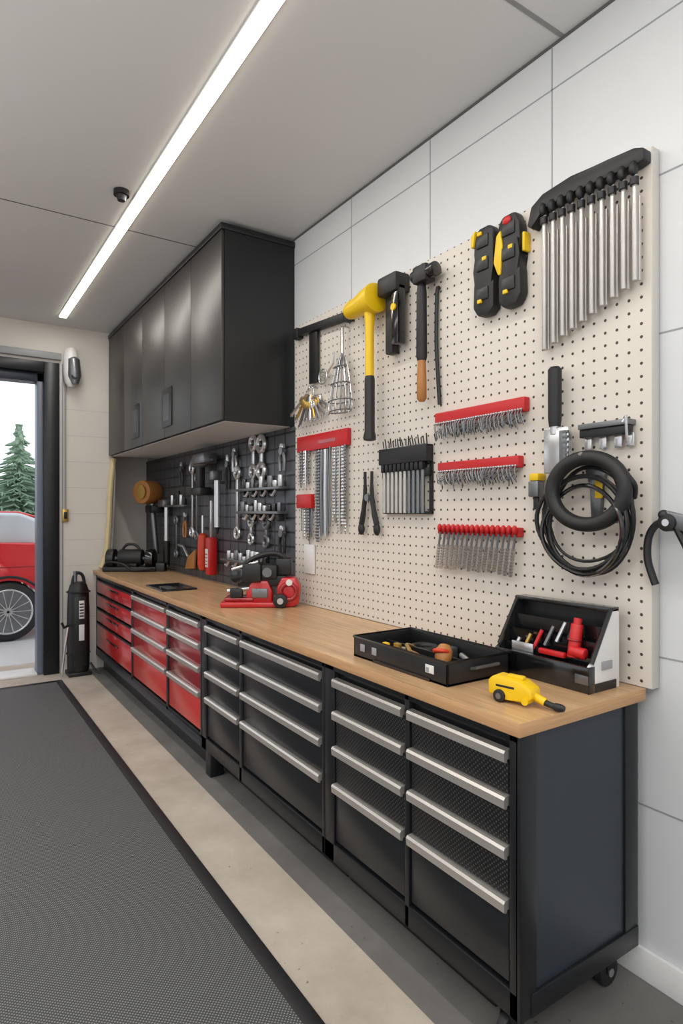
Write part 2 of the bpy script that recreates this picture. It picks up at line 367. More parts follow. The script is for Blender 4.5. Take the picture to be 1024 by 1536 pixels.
for i in range(14):
    a=2*math.pi*i/14; R=.10
    b.tube([W(wy,2.59,.05),W(wy+.05*math.cos(a),2.49,.055+.03*math.sin(a)),W(wy+R*math.cos(a),2.28,.065+.05*math.sin(a)),W(wy+R*.9*math.cos(a),2.235,.065+.045*math.sin(a))],.0035,STEELD if i%2 else STEEL,seg=5,smooth=4)
for z,R in ((2.50,.05),(2.40,.08),(2.30,.10),(2.24,.092)): b.torus(W(wy,z,.065),R*.52,.004,STEELD,n=(0,0,1),ry=R,seg=24,ms=5)
b.done()
b=MB('wire_strainer'); b.tube([W(3.24,2.52,0),W(3.24,2.52,.04)],.005,STEEL); b.torus(W(3.24,2.49,.035),.045,.006,STEEL); b.tube([W(3.2,2.5,.03),W(3.13,2.55,.03),W(3.12,2.62,.03)],.006,STEEL)
for i in range(6): b.tube([W(3.205,2.465+.01*i,.035),W(3.275,2.465+.01*i,.035)],.002,STEELD,seg=4)
b.done()
b=MB('mallet'); b.lathe([(0,.02),(.012,.042),(.05,.052),(.12,.056),(.18,.068),(.25,.078),(.27,.078),(.275,.06)],W(2.895,2.785,.082),(0,-1,.04),YEL,seg=28)
b.lathe([(0,.034),(.04,.03),(.12,.024),(.38,.024)],W(2.685,2.76,.082),(0,0,-1),YEL); b.lathe([(0,.0245),(.02,.028),(.3,.028),(.32,.034),(.345,.034),(.35,.02)],W(2.685,2.385,.082),(0,0,-1),RUB)
b.cyl(W(2.685,2.78,0.002),W(2.685,2.78,.08),.01,STEELD); b.done()
b=MB('bar_clamp'); wbox(b,2.60,2.44,2.78,2.88,.0,.10,RUB,.015); wbox(b,2.58,2.52,2.48,2.82,.01,.06,RUB,.01); wbox(b,2.50,2.44,2.51,2.82,.03,.085,GLOS,.01)
wbox(b,2.52,2.49,2.54,2.81,.03,.045,STEELD,.002); b.cyl(W(2.47,2.70,.085),W(2.47,2.70,.095),.018,YEL); b.done()
b=MB('hammer'); hy=-.06; hz=-.03
wbox(b,2.375+hy,2.275+hy,2.79+hz,2.875+hz,.03,.10,RUB,.012); b.cyl(W(2.28+hy,2.835+hz,.065),W(2.235+hy,2.835+hz,.065),.036,GLOS,bevel=.004); b.cyl(W(2.40+hy,2.84+hz,.065),W(2.37+hy,2.84+hz,.065),.03,RUB,bevel=.004)
b.lathe([(0,.020),(.05,.025),(.36,.027),(.38,.022)],W(2.345+hy,2.80+hz,.06),(0,0,-1),RUB); b.lathe([(0,.02),(.1,.024),(.19,.024),(.205,.014)],W(2.345+hy,2.425+hz,.06),(0,0,-1),WOODH)
b.cyl(W(2.345+hy,2.83+hz,0),W(2.345+hy,2.83+hz,.05),.01,STEELD); b.done()
b=MB('pry_bar'); b.tube([W(2.215,2.73,.012),W(2.22,2.735,.014),W(2.225,2.68,.016),W(2.225,2.45,.018),W(2.21,2.17,.012)],.010,RUB,smooth=6); b.done()
def pouch(name,y,z,flip,s=1):
    b=MB(name); f=-1 if flip else 1
    out=[(.055,.14),(.03,.195),(-.035,.195),(-.062,.165),(-.058,.08),(-.045,.01),(-.06,-.06),(-.06,-.165),(-.03,-.195),(.035,-.19),(.062,-.15),(.058,-.05),(.042,.01),(.058,.08)]
    plate(b,[(y+f*p*s,z+q) for p,q in out],.0,.055,RUB,.014)
    for q in (.13,.03,-.10): b.box((PX-.062,y-.035,z+q-.028),(PX-.05,y+.035,z+q+.028),BLK,.008)
    for q,k in ((.165,1),(.05,-1),(-.13,1)): b.box((PX-.065,y+k*.014-.012,z+q-.009),(PX-.052,y+k*.014+.012,z+q+.009),YEL,.004)
    return b
b=pouch('multi_tool_holster',1.89,2.70,False)
plate(b,[(1.94,2.82),(1.955,2.82),(1.955,2.87),(1.93,2.89)],.03,.062,YEL,.004); b.done()
b=pouch('multi_tool_holster',1.745,2.70,True)
plate(b,[(1.80,2.65),(1.825,2.71),(1.81,2.82),(1.785,2.84),(1.775,2.77),(1.785,2.65)],.01,.062,YEL,.008)
wbox(b,1.69,1.675,2.72,2.80,.0,.04,YEL,.006); b.sph(W(1.75,2.865,.06),(.010,.022,.018),PRED); b.done()
b=MB('wrench_set')
tp=[(1.655,2.805),(1.635,2.875),(1.58,2.905),(1.45,2.918),(1.30,2.905),(1.20,2.90),(1.165,2.885)]
bt=[(1.165,2.845),(1.20,2.838),(1.30,2.845),(1.45,2.86),(1.58,2.85),(1.61,2.82),(1.63,2.785)]
plate(b,tp+bt,.0,.05,RUB,.006)
for i in range(10):
    f=i/9; y=1.575-.375*f; zt=2.84-.012*f; zb=2.29+.155*f
    b.cyl(W(y,zt-.02,.042),W(y,zb,.042),.0095,ROD,seg=12,bevel=.002)
    wbox(b,y-.014,y+.014,zb,zt-.09,.022,.034,ROD,.003)
    b.sph(W(y,zt,.05),(.02,.014,.026),RUB); b.cyl(W(y,zt-.03,.045),W(y,zt-.055,.045),.015,RUB)
b.done()
def rack(name,y0,y1,z0,z1,kind):
    b=MB(name); wbox(b,y0,y1,z0,z1,.0,.035,PRED,.005)
    n=int((y1-y0)/.015)
    for i in range(n):
        y=y0+.012+(y1-y0-.024)*i/(n-1)
        if kind=='hooks':
            L=.05+random.random()*.03; dy=random.uniform(-.02,.02)
            b.tube([W(y,z0+.01,.036),W(y+dy*.4,z0-.01,.05),W(y+dy,z0-L,.04)],.003,STEELD,seg=5); b.sph(W(y,z0+.008,.04),.006,STEEL,seg=6)
            b.tube([W(y,z0-.012,.01),W(y+.014,z0-.04,.035),W(y-.010,z0-L*.9,.05)],.0026,RUB if i%2 else STEELD,seg=4)
        if kind=='bits' and i%2==0:
            b.sph(W(y,z0+.03,.045),(.012,.012,.02),PRED,seg=8); b.cyl(W(y,z0+.01,.04),W(y+.012,z0-.06,.04),.0055,STEELD,seg=6)
            zl=z0-.05; L=.10+.02*random.random(); k=9
            for j in range(k): b.cyl(W(y+.010+.002*j,zl-L*j/k,.04),W(y+.012+.002*j,zl-L*(j+.75)/k,.04),.0105,STEEL,r1=.008,seg=8)
    return b
rack('red_hook_rack',1.68,2.22,2.065,2.125,'hooks').done()
rack('red_hook_rack',1.71,2.20,1.835,1.885,'hooks').done()
rack('drill_bit_rack',1.71,2.20,1.545,1.585,'bits').done()
def hang(b,y0,y1,z0,z1,n,r=.007):
    for i in range(n):
        y=y0+(y1-y0)*i/max(1,n-1); L=(z1-z0)*random.uniform(.8,1.05)
        o=random.uniform(.015,.035); m=random.choice([STEEL,STEELD,STEELD,ROD])
        if random.random()<.5:
            k=int(L/.02)
            for j in range(k): b.sph(W(y+.002*math.sin(j),z1-.02*j,o),(.006,.009,.011),m,seg=6)
        else: b.tube([W(y,z1+.01,o),W(y+random.uniform(-.008,.008),z1-L*.5,o+.005),W(y,z1-L,o)],r*random.uniform(.6,1),m,seg=6)
b=MB('chain_rack'); wbox(b,2.98,3.58,2.045,2.145,.0,.03,PRED,.004); wbox(b,3.1,3.3,2.08,2.10,.03,.032,REDD)
hang(b,3.57,3.44,1.80,2.04,8); hang(b,3.36,3.20,1.46,2.03,14,.009); hang(b,3.16,3.0,1.52,2.04,12); b.done()
b=MB('chain_rack'); wbox(b,3.37,3.56,1.675,1.765,.0,.045,PRED,.004); hang(b,3.52,3.40,1.46,1.675,8); 
wbox(b,3.38,3.50,1.25,1.44,.005,.02,WPL,.003); b.tube([W(3.44,1.68,.012),W(3.44,1.42,.012)],.004,STEELD); b.done()
b=MB('screwdriver_rack'); wbox(b,2.265,2.65,1.90,1.985,.0,.05,RUB,.005); wbox(b,2.27,2.645,1.83,1.87,.0,.03,BLK,.003)
wbox(b,2.265,2.64,1.64,1.655,.0,.03,BLK,.003); wbox(b,2.265,2.285,1.64,1.9,.0,.012,BLK)
for i in range(10):
    y=2.62-.31*i/9; b.cyl(W(y,1.99,.03),W(y,1.645,.03),.011,STEELD if i>5 else ROD,seg=10); wbox(b,y-.012,y+.012,1.86,1.90,.012,.048,RUB,.003)
for i in range(18):
    y=2.63-.345*i/17; b.tube([W(y,1.98,.025),W(y+random.uniform(-.01,.012),2.02+random.random()*.02,.03)],.0032,RUB,seg=5)
b.done()
b=MB('long_nose_pliers')
for y0,y1 in ((2.80,2.835),(2.735,2.69)):
    b.tube([W(y0,1.875,.03),W(y0,1.75,.03),W((y0+y1)/2,1.64,.03),W(y1,1.58,.03)],[.009,.012,.014,.016,.016],RUB,smooth=5); b.sph(W(y1,1.555,.03),(.018,.022,.035),RUB)
b.cyl(W(2.768,1.73,.02),W(2.768,1.73,.045),.020,STEELD); wbox(b,2.735,2.80,1.725,1.74,.02,.035,STEELD); b.cyl(W(2.768,1.745,0),W(2.768,1.745,.03),.006,STEEL); b.done()
b=MB('floor_scraper'); b.lathe([(0,.018),(.01,.026),(.2,.025),(.23,.022)],W(1.52,2.21,.05),(0,0,-1),RUB); b.cyl(W(1.52,1.985,.05),W(1.52,1.95,.05),.016,STEEL)
plate(b,[(1.565,1.975),(1.455,1.975),(1.45,1.93),(1.46,1.80),(1.565,1.80)],.035,.06,STEEL,.004); wbox(b,1.49,1.46,1.82,1.96,.06,.066,STEELD,.002); b.cyl(W(1.52,1.96,0),W(1.52,1.96,.05),.008,STEELD)
for i in range(8): wbox(b,1.45,1.475,1.81+.02*i,1.818+.02*i,.06,.068,STEELD)
b.done()
b=MB('door_hinge_bracket'); wbox(b,1.22,1.42,1.955,1.975,.0,.05,STEELD,.003); wbox(b,1.225,1.42,1.925,1.955,.01,.04,BLK,.003)
for y in (1.40,1.34,1.28,1.235): wbox(b,y-.018,y+.012,1.88,1.93,.01,.02,STEEL,.003)
b.tube([W(1.24,1.965,.05),W(1.225,1.985,.055),W(1.225,1.92,.05),W(1.23,1.89,.04)],.005,STEEL); b.done()
b=MB('coiled_hose'); b.torus(W(1.35,1.725,.095),.136,.027,RUB,n=(1,.12,0),ry=.120,seg=56,ms=16)
for i,(cy,cz,ry,rz,o) in enumerate([(1.385,1.60,.175,.182,.06),(1.39,1.61,.182,.172,.075),(1.375,1.585,.16,.162,.09),(1.37,1.62,.17,.195,.05),(1.39,1.63,.18,.205,.04),(1.38,1.655,.18,.185,.055)]):
    pts=[W(cy+ry*math.cos(a)+.006*math.sin(3*a+i),cz+rz*math.sin(a),o+.012*math.sin(2*a+i)) for a in [2*math.pi*k/40 for k in range(40)]]
    b.tube(pts,.0085 if i<4 else .006,RUB if i%2 else GLOS,seg=8,closed=True)
b.tube([W(1.36,1.865,0.004),W(1.36,1.86,.06),W(1.36,1.83,.09),W(1.36,1.86,.12)],.009,STEEL)
b.tube([W(1.24,1.81,.06),W(1.205,1.77,.07),W(1.19,1.74,.06),W(1.21,1.70,.03)],.010,RUB,smooth=5)
b.done()
b=MB('tape_measure'); wbox(b,1.645,1.60,1.775,1.805,.0,.05,YEL,.006); wbox(b,1.65,1.60,1.71,1.775,.01,.05,STEELD,.006); wbox(b,1.64,1.615,1.66,1.71,.02,.03,BLK,.002); b.done()
b=MB('adjustable_spanner'); plate(b,[(1.40,1.86),(1.33,1.86),(1.32,1.80),(1.345,1.74),(1.345,1.62),(1.385,1.62),(1.385,1.74),(1.41,1.80)],.002,.020,STEELD,.004); wbox(b,1.365,1.335,1.70,1.78,.020,.026,YEL,.003); b.done()
b=MB('locking_pliers'); Q=lambda y,z,o=.07:(WX-o,y,z)
b.tube([Q(1.10,1.62),Q(1.14,1.605),Q(1.165,1.56),Q(1.168,1.49),Q(1.15,1.43),Q(1.14,1.405)],.013,RUB,smooth=5)
b.tube([Q(1.075,1.61),Q(1.055,1.57),Q(1.035,1.53),Q(1.02,1.48),Q(1.02,1.43)],.013,RUB,smooth=5)
b.cyl(Q(1.095,1.615,.055),Q(1.095,1.615,.09),.030,RUB,bevel=.003); b.cyl(Q(1.095,1.615,.09),Q(1.095,1.615,.094),.012,STEEL); b.prism([Q(1.10,1.655,.06),Q(1.12,1.61,.06),Q(1.04,1.585,.06),Q(1.0,1.60,.06),Q(1.0,1.63,.06)],(-.022,0,0),STEELD,.004)
b.cyl(Q(1.095,1.615,.002),Q(1.095,1.615,.06),.008,STEELD); b.sph(Q(1.11,1.64,.075),.018,BLK); b.done()
# ---------------------------------------------------------------- tools on dark panel
DX=2.078
def D(y,z,o=0): return (DX-o,y,z)
def dwrench(y,z0,z1,s=1.0,m=STEEL,name='wrench'):
    b=MB(name); b.box((DX-.03,y-.014*s,z0),(DX-.018,y+.014*s,z1),m,.003)
    b.torus(D(y,z0-.02,.025),.028*s,.010*s,m,seg=20,ms=8)
    b.torus(D(y,z1+.02,.025),.03*s,.010*s,m,seg=20,ms=8); b.box((DX-.035,y-.012,z1+.045),(DX-.014,y+.045,z1+.062),m,.003)
    b.cyl(D(y,z1+.02,0),D(y,z1+.02,.03),.008,STEELD); return b.done()
def dpliers(y,z,L,mh,name='pliers'):
    b=MB(name); b.cyl(D(y,z,.015),D(y,z,.045),.028,STEELD)
    for k in (-1,1):
        b.tube([D(y+.01*k,z+.0,.03),D(y+.035*k,z-.3*L,.03),D(y+.03*k,z-.7*L,.03)],.012,mh,smooth=4); b.prism([D(y,z+.01,.02),D(y+.03*k,z+.02,.02),D(y+.022*k,z+.25*L,.02),D(y+.003*k,z+.28*L,.02)],(-.02,0,0),STEEL,.003)
    b.cyl(D(y,z,0),D(y,z,.02),.008,STEELD); return b.done()
b=MB('wooden_mallet'); b.cyl(D(6.66,1.86,.085),D(6.57,1.86,.25),.125,WOODH,seg=28,bevel=.012); b.cyl(D(6.57,1.86,.245),D(6.565,1.86,.26),.075,BRASS,seg=24)
b.cyl(D(6.63,1.76,.12),D(6.60,1.20,.08),.03,STEELD); b.box((DX-.16,6.50,1.64),(DX-.002,6.75,1.72),BLK,.01); b.done()
b=MB('claw_hammer'); b.cyl(D(6.35,1.72,.05),D(6.35,1.08,.05),.026,STEEL); b.box((DX-.11,6.28,1.70),(DX-.02,6.48,1.78),STEELD,.015); b.cyl(D(6.35,1.35,.05),D(6.35,1.1,.05),.034,RUB); b.box((DX-.05,6.3,1.62),(DX,6.4,1.70),BLK); b.done()
b=MB('tool_shelf_rail'); b.box((DX-.08,5.75,1.70),(DX,6.24,1.72),STEELD,.003)
for i in range(5): b.cyl(D(5.8+.09*i,1.72,.05),D(5.8+.09*i,1.78+.04*(i%3),.05),.02,random.choice([STEEL,BLK,RUB]),bevel=.003)
b.done()
b=MB('cordless_drill'); b.lathe([(0,.03),(.02,.055),(.2,.06),(.24,.05),(.32,.035),(.36,.02),(.44,.01)],D(5.4,2.10,.09),(0,-1,0),STEELD); b.box((DX-.12,5.22,1.86),(DX-.06,5.32,2.08),RUB,.015); b.box((DX-.14,5.15,1.80),(DX-.03,5.38,1.87),BLK,.012); b.box((DX-.16,5.02,2.07),(DX-.03,5.30,2.16),STEELD,.015); b.cyl(D(5.26,2.1,0),D(5.26,2.1,.08),.012,STEELD); b.done()
for y,z0,z1,s,m in ((5.66,1.48,2.05,1.5,STEEL),(5.54,1.45,1.95,1.2,STEELD),(4.62,1.50,1.95,1.5,STEEL),(4.32,1.98,2.16,1.7,STEEL),(4.18,1.98,2.14,1.9,STEEL),(4.10,1.45,1.55,1.4,STEELD),(4.36,1.46,1.56,1.3,STEEL),(6.12,1.25,1.55,1.3,STEELD)): dwrench(y,z0,z1,s,m)
dpliers(5.95,2.08,.24,BLK); dpliers(4.80,2.05,.3,RUB); dpliers(5.85,1.58,.25,WOODH); dpliers(3.84,2.08,.2,STEELD); dpliers(3.84,1.5,.2,RUB); dpliers(4.66,2.12,.2,STEEL)
b=MB('trowel'); b.prism([D(5.72,1.22,.03),D(5.52,1.30,.03),D(5.55,1.12,.03),D(5.8,1.10,.03)],(-.02,0,0),WOODH,.005); b.tube([D(5.72,1.22,.04),D(5.85,1.31,.04),D(6.0,1.32,.04)],.015,STEEL); b.cyl(D(5.6,1.2,0),D(5.6,1.2,.04),.008,STEELD); b.done()
for (ya,yb,z) in ((3.80,4.50,1.645),(4.0,4.82,1.26),(3.78,4.5,1.82)):
    b=MB('socket_rail'); b.box((DX-.09,ya,z-.010),(DX,yb,z+.010),STEELD,.003); n=int((yb-ya)/.075)
    for i in range(n):
        y=ya+.04+.075*i; h=random.uniform(.04,.11)
        b.cyl(D(y,z+.01,.05),D(y,z+h,.05),random.uniform(.016,.028),random.choice([STEEL,STEEL,GLOS,STEELD]),seg=14,bevel=.003)
        if i%2: b.tube([D(y,z-.01,.05),D(y+.03,z-.05,.06),D(y+.06,z-.045,.06)],.012,STEEL)
        elif random.random()<.6: b.box((DX-.07,y-.02,z-.06),(DX-.02,y+.02,z-.01),RUB,.006)
    b.done()
b=MB('screwdriver'); b.lathe([(0,.01),(.02,.012),(.2,.012)],D(5.29,1.62,.06),(0,0,-1),STEEL); b.lathe([(0,.02),(.02,.04),(.1,.045),(.28,.048),(.33,.03)],D(5.29,1.46,.06),(0,0,-1),ORNG); b.cyl(D(5.29,1.5,0),D(5.29,1.5,.05),.01,STEELD); b.done()
b=MB('utility_knife'); b.box((DX-.10,5.04,1.10),(DX-.02,5.14,1.43),PRED,.02); b.box((DX-.106,5.06,1.17),(DX-.099,5.12,1.33),WPL,.003)
for i in range(4): b.box((DX-.109,5.065,1.19+.03*i),(DX-.105,5.115,1.198+.03*i),PRED)
b.cyl(D(5.09,1.4,0),D(5.09,1.4,.05),.012,STEELD); b.box((DX-.07,5.07,1.43),(DX-.04,5.11,1.75),STEEL,.004); b.done()
b=MB('caulking_gun'); b.cyl(D(4.95,1.98,.06),D(4.95,1.52,.06),.028,STEEL,seg=18); b.cyl(D(4.95,1.52,.06),D(4.95,1.46,.06),.02,RUB,r1=.006); b.box((DX-.12,4.91,1.92),(DX-.03,4.99,2.0),STEELD,.01); b.cyl(D(4.95,1.9,0),D(4.95,1.9,.05),.012,STEELD); b.done()
# ---------------------------------------------------------------- counter objects
CT=1.0408
b=MB('parts_tray')
x0,x1,y0,y1=1.485,1.80,1.572,2.14
b.box((x0,y0,CT),(x1,y1,CT+.008),BLK)
b.box((x0,y0,CT),(x0+.008,y1,CT+.082),BLK,.002); b.box((x1-.008,y0,CT),(x1,y1,CT+.082),BLK,.002)
b.box((x0,y0,CT),(x1,y0+.008,CT+.082),BLK,.002); b.box((x0,y1-.008,CT),(x1,y1,CT+.082),BLK,.002)
b.tube([(x0,y0,CT+.083),(x1,y0,CT+.083),(x1,y1,CT+.083),(x0,y1,CT+.083)],.006,GLOS,closed=True,seg=8)
b.box((x0-.002,1.64,CT+.03),(x0,1.685,CT+.06),WPL,.001); b.box((x0-.0025,1.665,CT+.032),(x0-.0015,1.68,CT+.05),GREYT)
for y in (1.98,2.06): b.box((x0-.003,y,CT+.03),(x0,y+.03,CT+.06),GREYT,.001)
b.box((x0-.004,1.66,CT+.0),(x0-.001,2.0,CT+.012),GLOS); b.box((x0+.16,y0+.01,CT+.008),(x0+.166,y1-.01,CT+.055),BLK)
b.tube([(1.60,y0-.001,CT+.05),(1.60,y0-.02,CT+.055),(1.72,y0-.02,CT+.055),(1.72,y0-.001,CT+.05)],.006,STEELD)
b.done()
b=MB('hand_tools_in_tray')
b.cyl((1.57,1.72,CT+.03),(1.60,1.90,CT+.04),.014,WOODH); b.cyl((1.60,1.9,CT+.04),(1.62,2.02,CT+.04),.005,STEEL)
b.lathe([(0,.02),(.03,.032),(.06,.032),(.08,.02)],(1.58,1.70,CT+.035),(.3,.2,.6),WOODH); b.torus((1.59,1.715,CT+.085),.026,.008,ORNG,n=(.3,.2,1),seg=20)
for i in range(8):
    x=1.52+.03*(i%4); y=1.96+.04*(i//4); b.box((x,y,CT+.009),(x+.02,y+.03,CT+.05+.01*(i%3)),random.choice([YEL,STEEL,STEELD,BLK,BRASS]),.004)
b.torus((1.71,1.95,CT+.04),.05,.014,RUB,n=(0,0,1)); b.cyl((1.69,1.64,CT+.03),(1.76,1.78,CT+.035),.012,STEEL); b.box((1.70,1.82,CT+.009),(1.78,1.87,CT+.06),STEELD,.006)
b.tube([(1.53,1.82,CT+.02),(1.56,1.86,CT+.06),(1.60,1.93,CT+.07),(1.66,1.96,CT+.05)],.008,BRASS,smooth=4)
b.done()
b=MB('open_tool_box')
ya,yb=1.25,1.66; xf,xb=1.82,1.995
prof=[(xf,CT),(xf,CT+.085),(xf+.02,CT+.095),(xb-.045,CT+.27),(xb-.01,CT+.275),(xb,CT+.26),(xb,CT)]
b.prism([(x,ya,z) for x,z in prof],(0,.012,0),WPL,.002); b.prism([(x,yb-.012,z) for x,z in prof],(0,.012,0),BLK,.002)
b.box((xf,ya+.012,CT),(xb,yb-.012,CT+.012),BLK); b.box((xf-.002,ya,CT),(xf+.012,yb,CT+.088),GLOS,.003); b.box((xb-.012,ya+.01,CT),(xb,yb-.01,CT+.265),BLK)
b.box((xb-.055,ya,CT+.262),(xb,yb,CT+.278),GLOS,.003)
b.tube([(xf+.02,ya+.004,CT+.097),(xb-.045,ya+.004,CT+.274)],.009,GLOS); b.tube([(xf+.02,yb-.004,CT+.097),(xb-.045,yb-.004,CT+.274)],.009,GLOS)
for i,(x,z) in enumerate(((xf+.04,.10),(xf+.07,.15),(xf+.10,.20))): b.box((x,ya+.012,CT+z-.05),(x+.004,yb-.012,CT+z+.01),GLOS); b.box((x,ya+.012,CT+z-.05),(xb-.01,yb-.012,CT+z-.046),BLK)
b.box((xf-.006,ya-.001,CT+.03),(xf-.001,ya+.05,CT+.06),STEELD,.001); b.box((xf+.07,ya-.004,CT+.07),(xf+.13,ya,CT+.10),GREYT,.002); b.box((xf-.004,ya-.002,CT),(xb-.02,ya+.001,CT+.03),BLK); b.box((xf-.003,ya-.003,CT),(xf+.03,ya+.001,CT+.09),GLOS,.001)
b.done()
b=MB('red_hand_tools')
b.cyl((xf+.04,1.34,CT+.10),(xf+.065,1.34,CT+.215),.021,PRED,seg=18,bevel=.003); b.cyl((xf+.065,1.34,CT+.215),(xf+.07,1.34,CT+.235),.014,PRED); b.torus((xf+.05,1.34,CT+.16),.021,.004,REDD,n=(.2,0,1),seg=20)
b.cyl((xf+.035,1.345,CT+.125),(xf+.042,1.29,CT+.12),.02,PRED,bevel=.004)
b.box((xf+.016,1.36,CT+.095),(xf+.034,1.47,CT+.115),PRED,.005)
for i in range(6): b.tube([(xf+.025+.008*i,1.60-.045*i,CT+.06+.02*i),(xf+.05+.008*i,1.58-.045*i,CT+.13+.02*i)],.007,[STEEL,BRASS,PRED,STEELD,STEEL,RUB][i],seg=8)
b.box((xf+.025,1.50,CT+.07),(xf+.032,1.60,CT+.12),STEEL,.003)
b.done()
b=MB('yellow_rivet_gun'); M=LM(1.56,1.30,CT,-78,.93)
b.prism([(-.12,-.035,.02),(-.122,-.035,.07),(-.10,-.035,.088),(.0,-.035,.082),(.04,-.035,.06),(.045,-.035,.032),(.02,-.035,.012),(-.05,-.035,.012)],(0,.07,0),YEL,.008,M=M)
b.box((-.09,-.0365,.052),(-.02,.0365,.060),RUB,.002,M=M); b.cyl((-.075,-.044,.022),(-.075,.044,.022),.022,RUB,M=M,seg=24,bevel=.003); b.cyl((-.075,-.046,.022),(-.075,.046,.022),.010,STEELD,M=M)
b.cyl((.02,-.040,.02),(.02,.040,.02),.012,YEL,M=M); b.cyl((.035,0,.035),(.075,0,.022),.014,YEL,M=M); b.cyl((.07,0,.022),(.11,0,.014),.010,RUB,M=M); b.lathe([(0,.008),(.01,.013),(.03,.013),(.04,.009)],(.10,0,.015),(1,0,0),RUB,M=M); b.box((-.06,-.012,.08),(.0,.012,.094),YEL,.004,M=M)
b.done()
b=MB('red_miter_saw'); M=LM(1.785,3.615,CT,-33)
b.box((-.26,-.10,.0),(.10,.12,.035),RED,.01,M=M); b.box((-.24,-.07,.035),(-.05,.10,.06),REDD,.01,M=M); b.prism([(-.10,-.06,.03),(-.10,-.06,.10),(-.06,-.06,.17),(.04,-.06,.17),(.07,-.06,.10),(.07,-.06,.03)],(0,.12,0),RED,.012,M=M)
b.box((-.16,-.05,.13),(.16,.09,.20),RUB,.015,M=M); b.cyl((-.15,-.07,.20),(-.15,.07,.20),.05,GLOS,M=M,seg=24,bevel=.006); b.box((-.12,-.09,.16),(.0,.06,.28),BLK,.012,M=M); b.box((.0,-.08,.18),(.10,.06,.27),RUB,.01,M=M); b.cyl((.04,-.10,.225),(.04,-.08,.225),.03,STEELD,M=M,seg=24)
b.tube([(-.14,0,.25),(-.05,0,.31),(.06,0,.34),(.14,0,.31),(.17,0,.20)],.018,RUB,M=M,smooth=5); b.box((.09,-.04,.20),(.19,.06,.31),BLK,.012,M=M); b.cyl((-.19,-.06,.24),(-.02,-.06,.29),.010,STEEL,M=M)
b.prism([(.10,-.08,.0),(.10,-.08,.13),(.13,-.08,.19),(.22,-.08,.19),(.25,-.08,.13),(.24,-.08,.02),(.20,-.08,.0)],(0,.13,0),RED,.014,M=M); b.torus((.175,-.085,.10),.05,.014,REDD,n=(0,1,0),M=M,seg=28); b.cyl((.125,-.12,.045),(.125,-.08,.045),.045,RUB,M=M,seg=24,bevel=.005); b.cyl((.125,-.125,.045),(.125,-.11,.045),.02,STEEL,M=M)
b.box((-.20,-.08,.06),(-.12,-.03,.12),BLK,.008,M=M); b.cyl((-.22,-.05,.10),(-.08,-.05,.12),.014,STEEL,M=M); b.box((-.06,-.075,.06),(.04,-.058,.12),STEELD,.004,M=M); b.cyl((.18,-.1,.16),(.18,-.07,.16),.02,WPL,M=M)
b.done()
b=MB('drip_tray'); b.box((1.45,4.65,CT-.0005),(1.73,5.08,CT+.006),GLOS,.002); 
b.tube([(1.455,4.655,CT+.008),(1.725,4.655,CT+.008),(1.725,5.075,CT+.008),(1.455,5.075,CT+.008)],.006,BLK,closed=True,seg=8); b.box((1.52,4.74,CT+.006),(1.60,4.95,CT+.009),STEELD,.001); b.done()
b=MB('black_bench_grinder'); M=LM(1.70,6.47,CT,-33)
b.box((-.27,-.09,0),(.27,.12,.05),BLK,.012,M=M); b.cyl((-.12,0,.14),(.12,0,.14),.085,RUB,M=M,seg=24,bevel=.01); b.cyl((-.24,0,.13),(-.16,0,.13),.10,BLK,M=M,seg=24,bevel=.01); b.cyl((.16,0,.13),(.24,0,.13),.10,GLOS,M=M,seg=24,bevel=.01)
b.cyl((-.25,0,.13),(-.15,0,.13),.03,STEELD,M=M); b.cyl((-.24,0,.13),(.24,0,.13),.02,STEELD,M=M); b.tube([(-.1,0,.2),(-.05,0,.27),(.04,0,.27),(.1,0,.2)],.014,RUB,M=M,smooth=4); b.box((-.07,-.06,.04),(.07,.06,.1),BLK,.01,M=M)
b.tube([(-.27,-.05,.03),(-.2,-.1,.10),(-.05,-.11,.08),(.05,-.12,.02),(.2,-.11,.03),(.30,-.05,.02)],.012,RUB,M=M,smooth=4); b.box((.27,-.08,.0),(.36,.03,.09),BLK,.01,M=M)
b.done()
b=MB('wooden_hockey_stick'); b.tube([(1.60,6.80,2.22),(1.565,6.79,1.9),(1.55,6.78,1.6),(1.53,6.775,1.3),(1.49,6.76,1.12),(1.46,6.75,1.06)],.028,WOODP,smooth=5); b.tube([(1.62,6.81,2.18),(1.61,6.80,1.9),(1.60,6.8,1.6),(1.58,6.8,1.2),(1.57,6.79,1.06)],.012,GREYT,smooth=4)
b.done()
b=MB('black_tool_bag'); 
b.lathe([(0,.095),(.04,.105),(.25,.108),(.60,.106),(.82,.098),(.88,.08),(.91,.05)],(1.23,6.69,.03),(0,0,1),RUB,seg=28); b.box((1.17,6.578,.10),(1.29,6.60,.80),BLK,.01); b.box((1.215,6.572,.58),(1.265,6.580,.76),WPL,.002); b.box((1.215,6.572,.36),(1.265,6.580,.52),WPL,.002)
for z in (.22,.84): b.torus((1.23,6.69,z),.108,.008,BLK,n=(0,0,1),seg=28,ms=6)
for i in range(5): b.box((1.22,6.569,.60+.03*i),(1.26,6.573,.612+.03*i),BLK)
b.tube([(1.17,6.69,.91),(1.19,6.69,1.0),(1.23,6.69,1.03),(1.27,6.69,1.0),(1.29,6.69,.91)],.016,RUB,smooth=4); b.cyl((1.20,6.69,.93),(1.20,6.69,1.05),.02,STEELD)
b.box((1.12,6.58,0),(1.34,6.80,.04),BLK,.008); b.tube([(1.13,6.62,.52),(1.08,6.60,.50),(1.06,6.60,.55)],.014,RUB); b.tube([(1.12,6.61,.5),(1.09,6.60,.3),(1.06,6.59,.02)],.010,STEEL,smooth=3); b.tube([(1.33,6.62,.12),(1.38,6.58,.03),(1.42,6.56,.014)],.012,RUB); b.done()
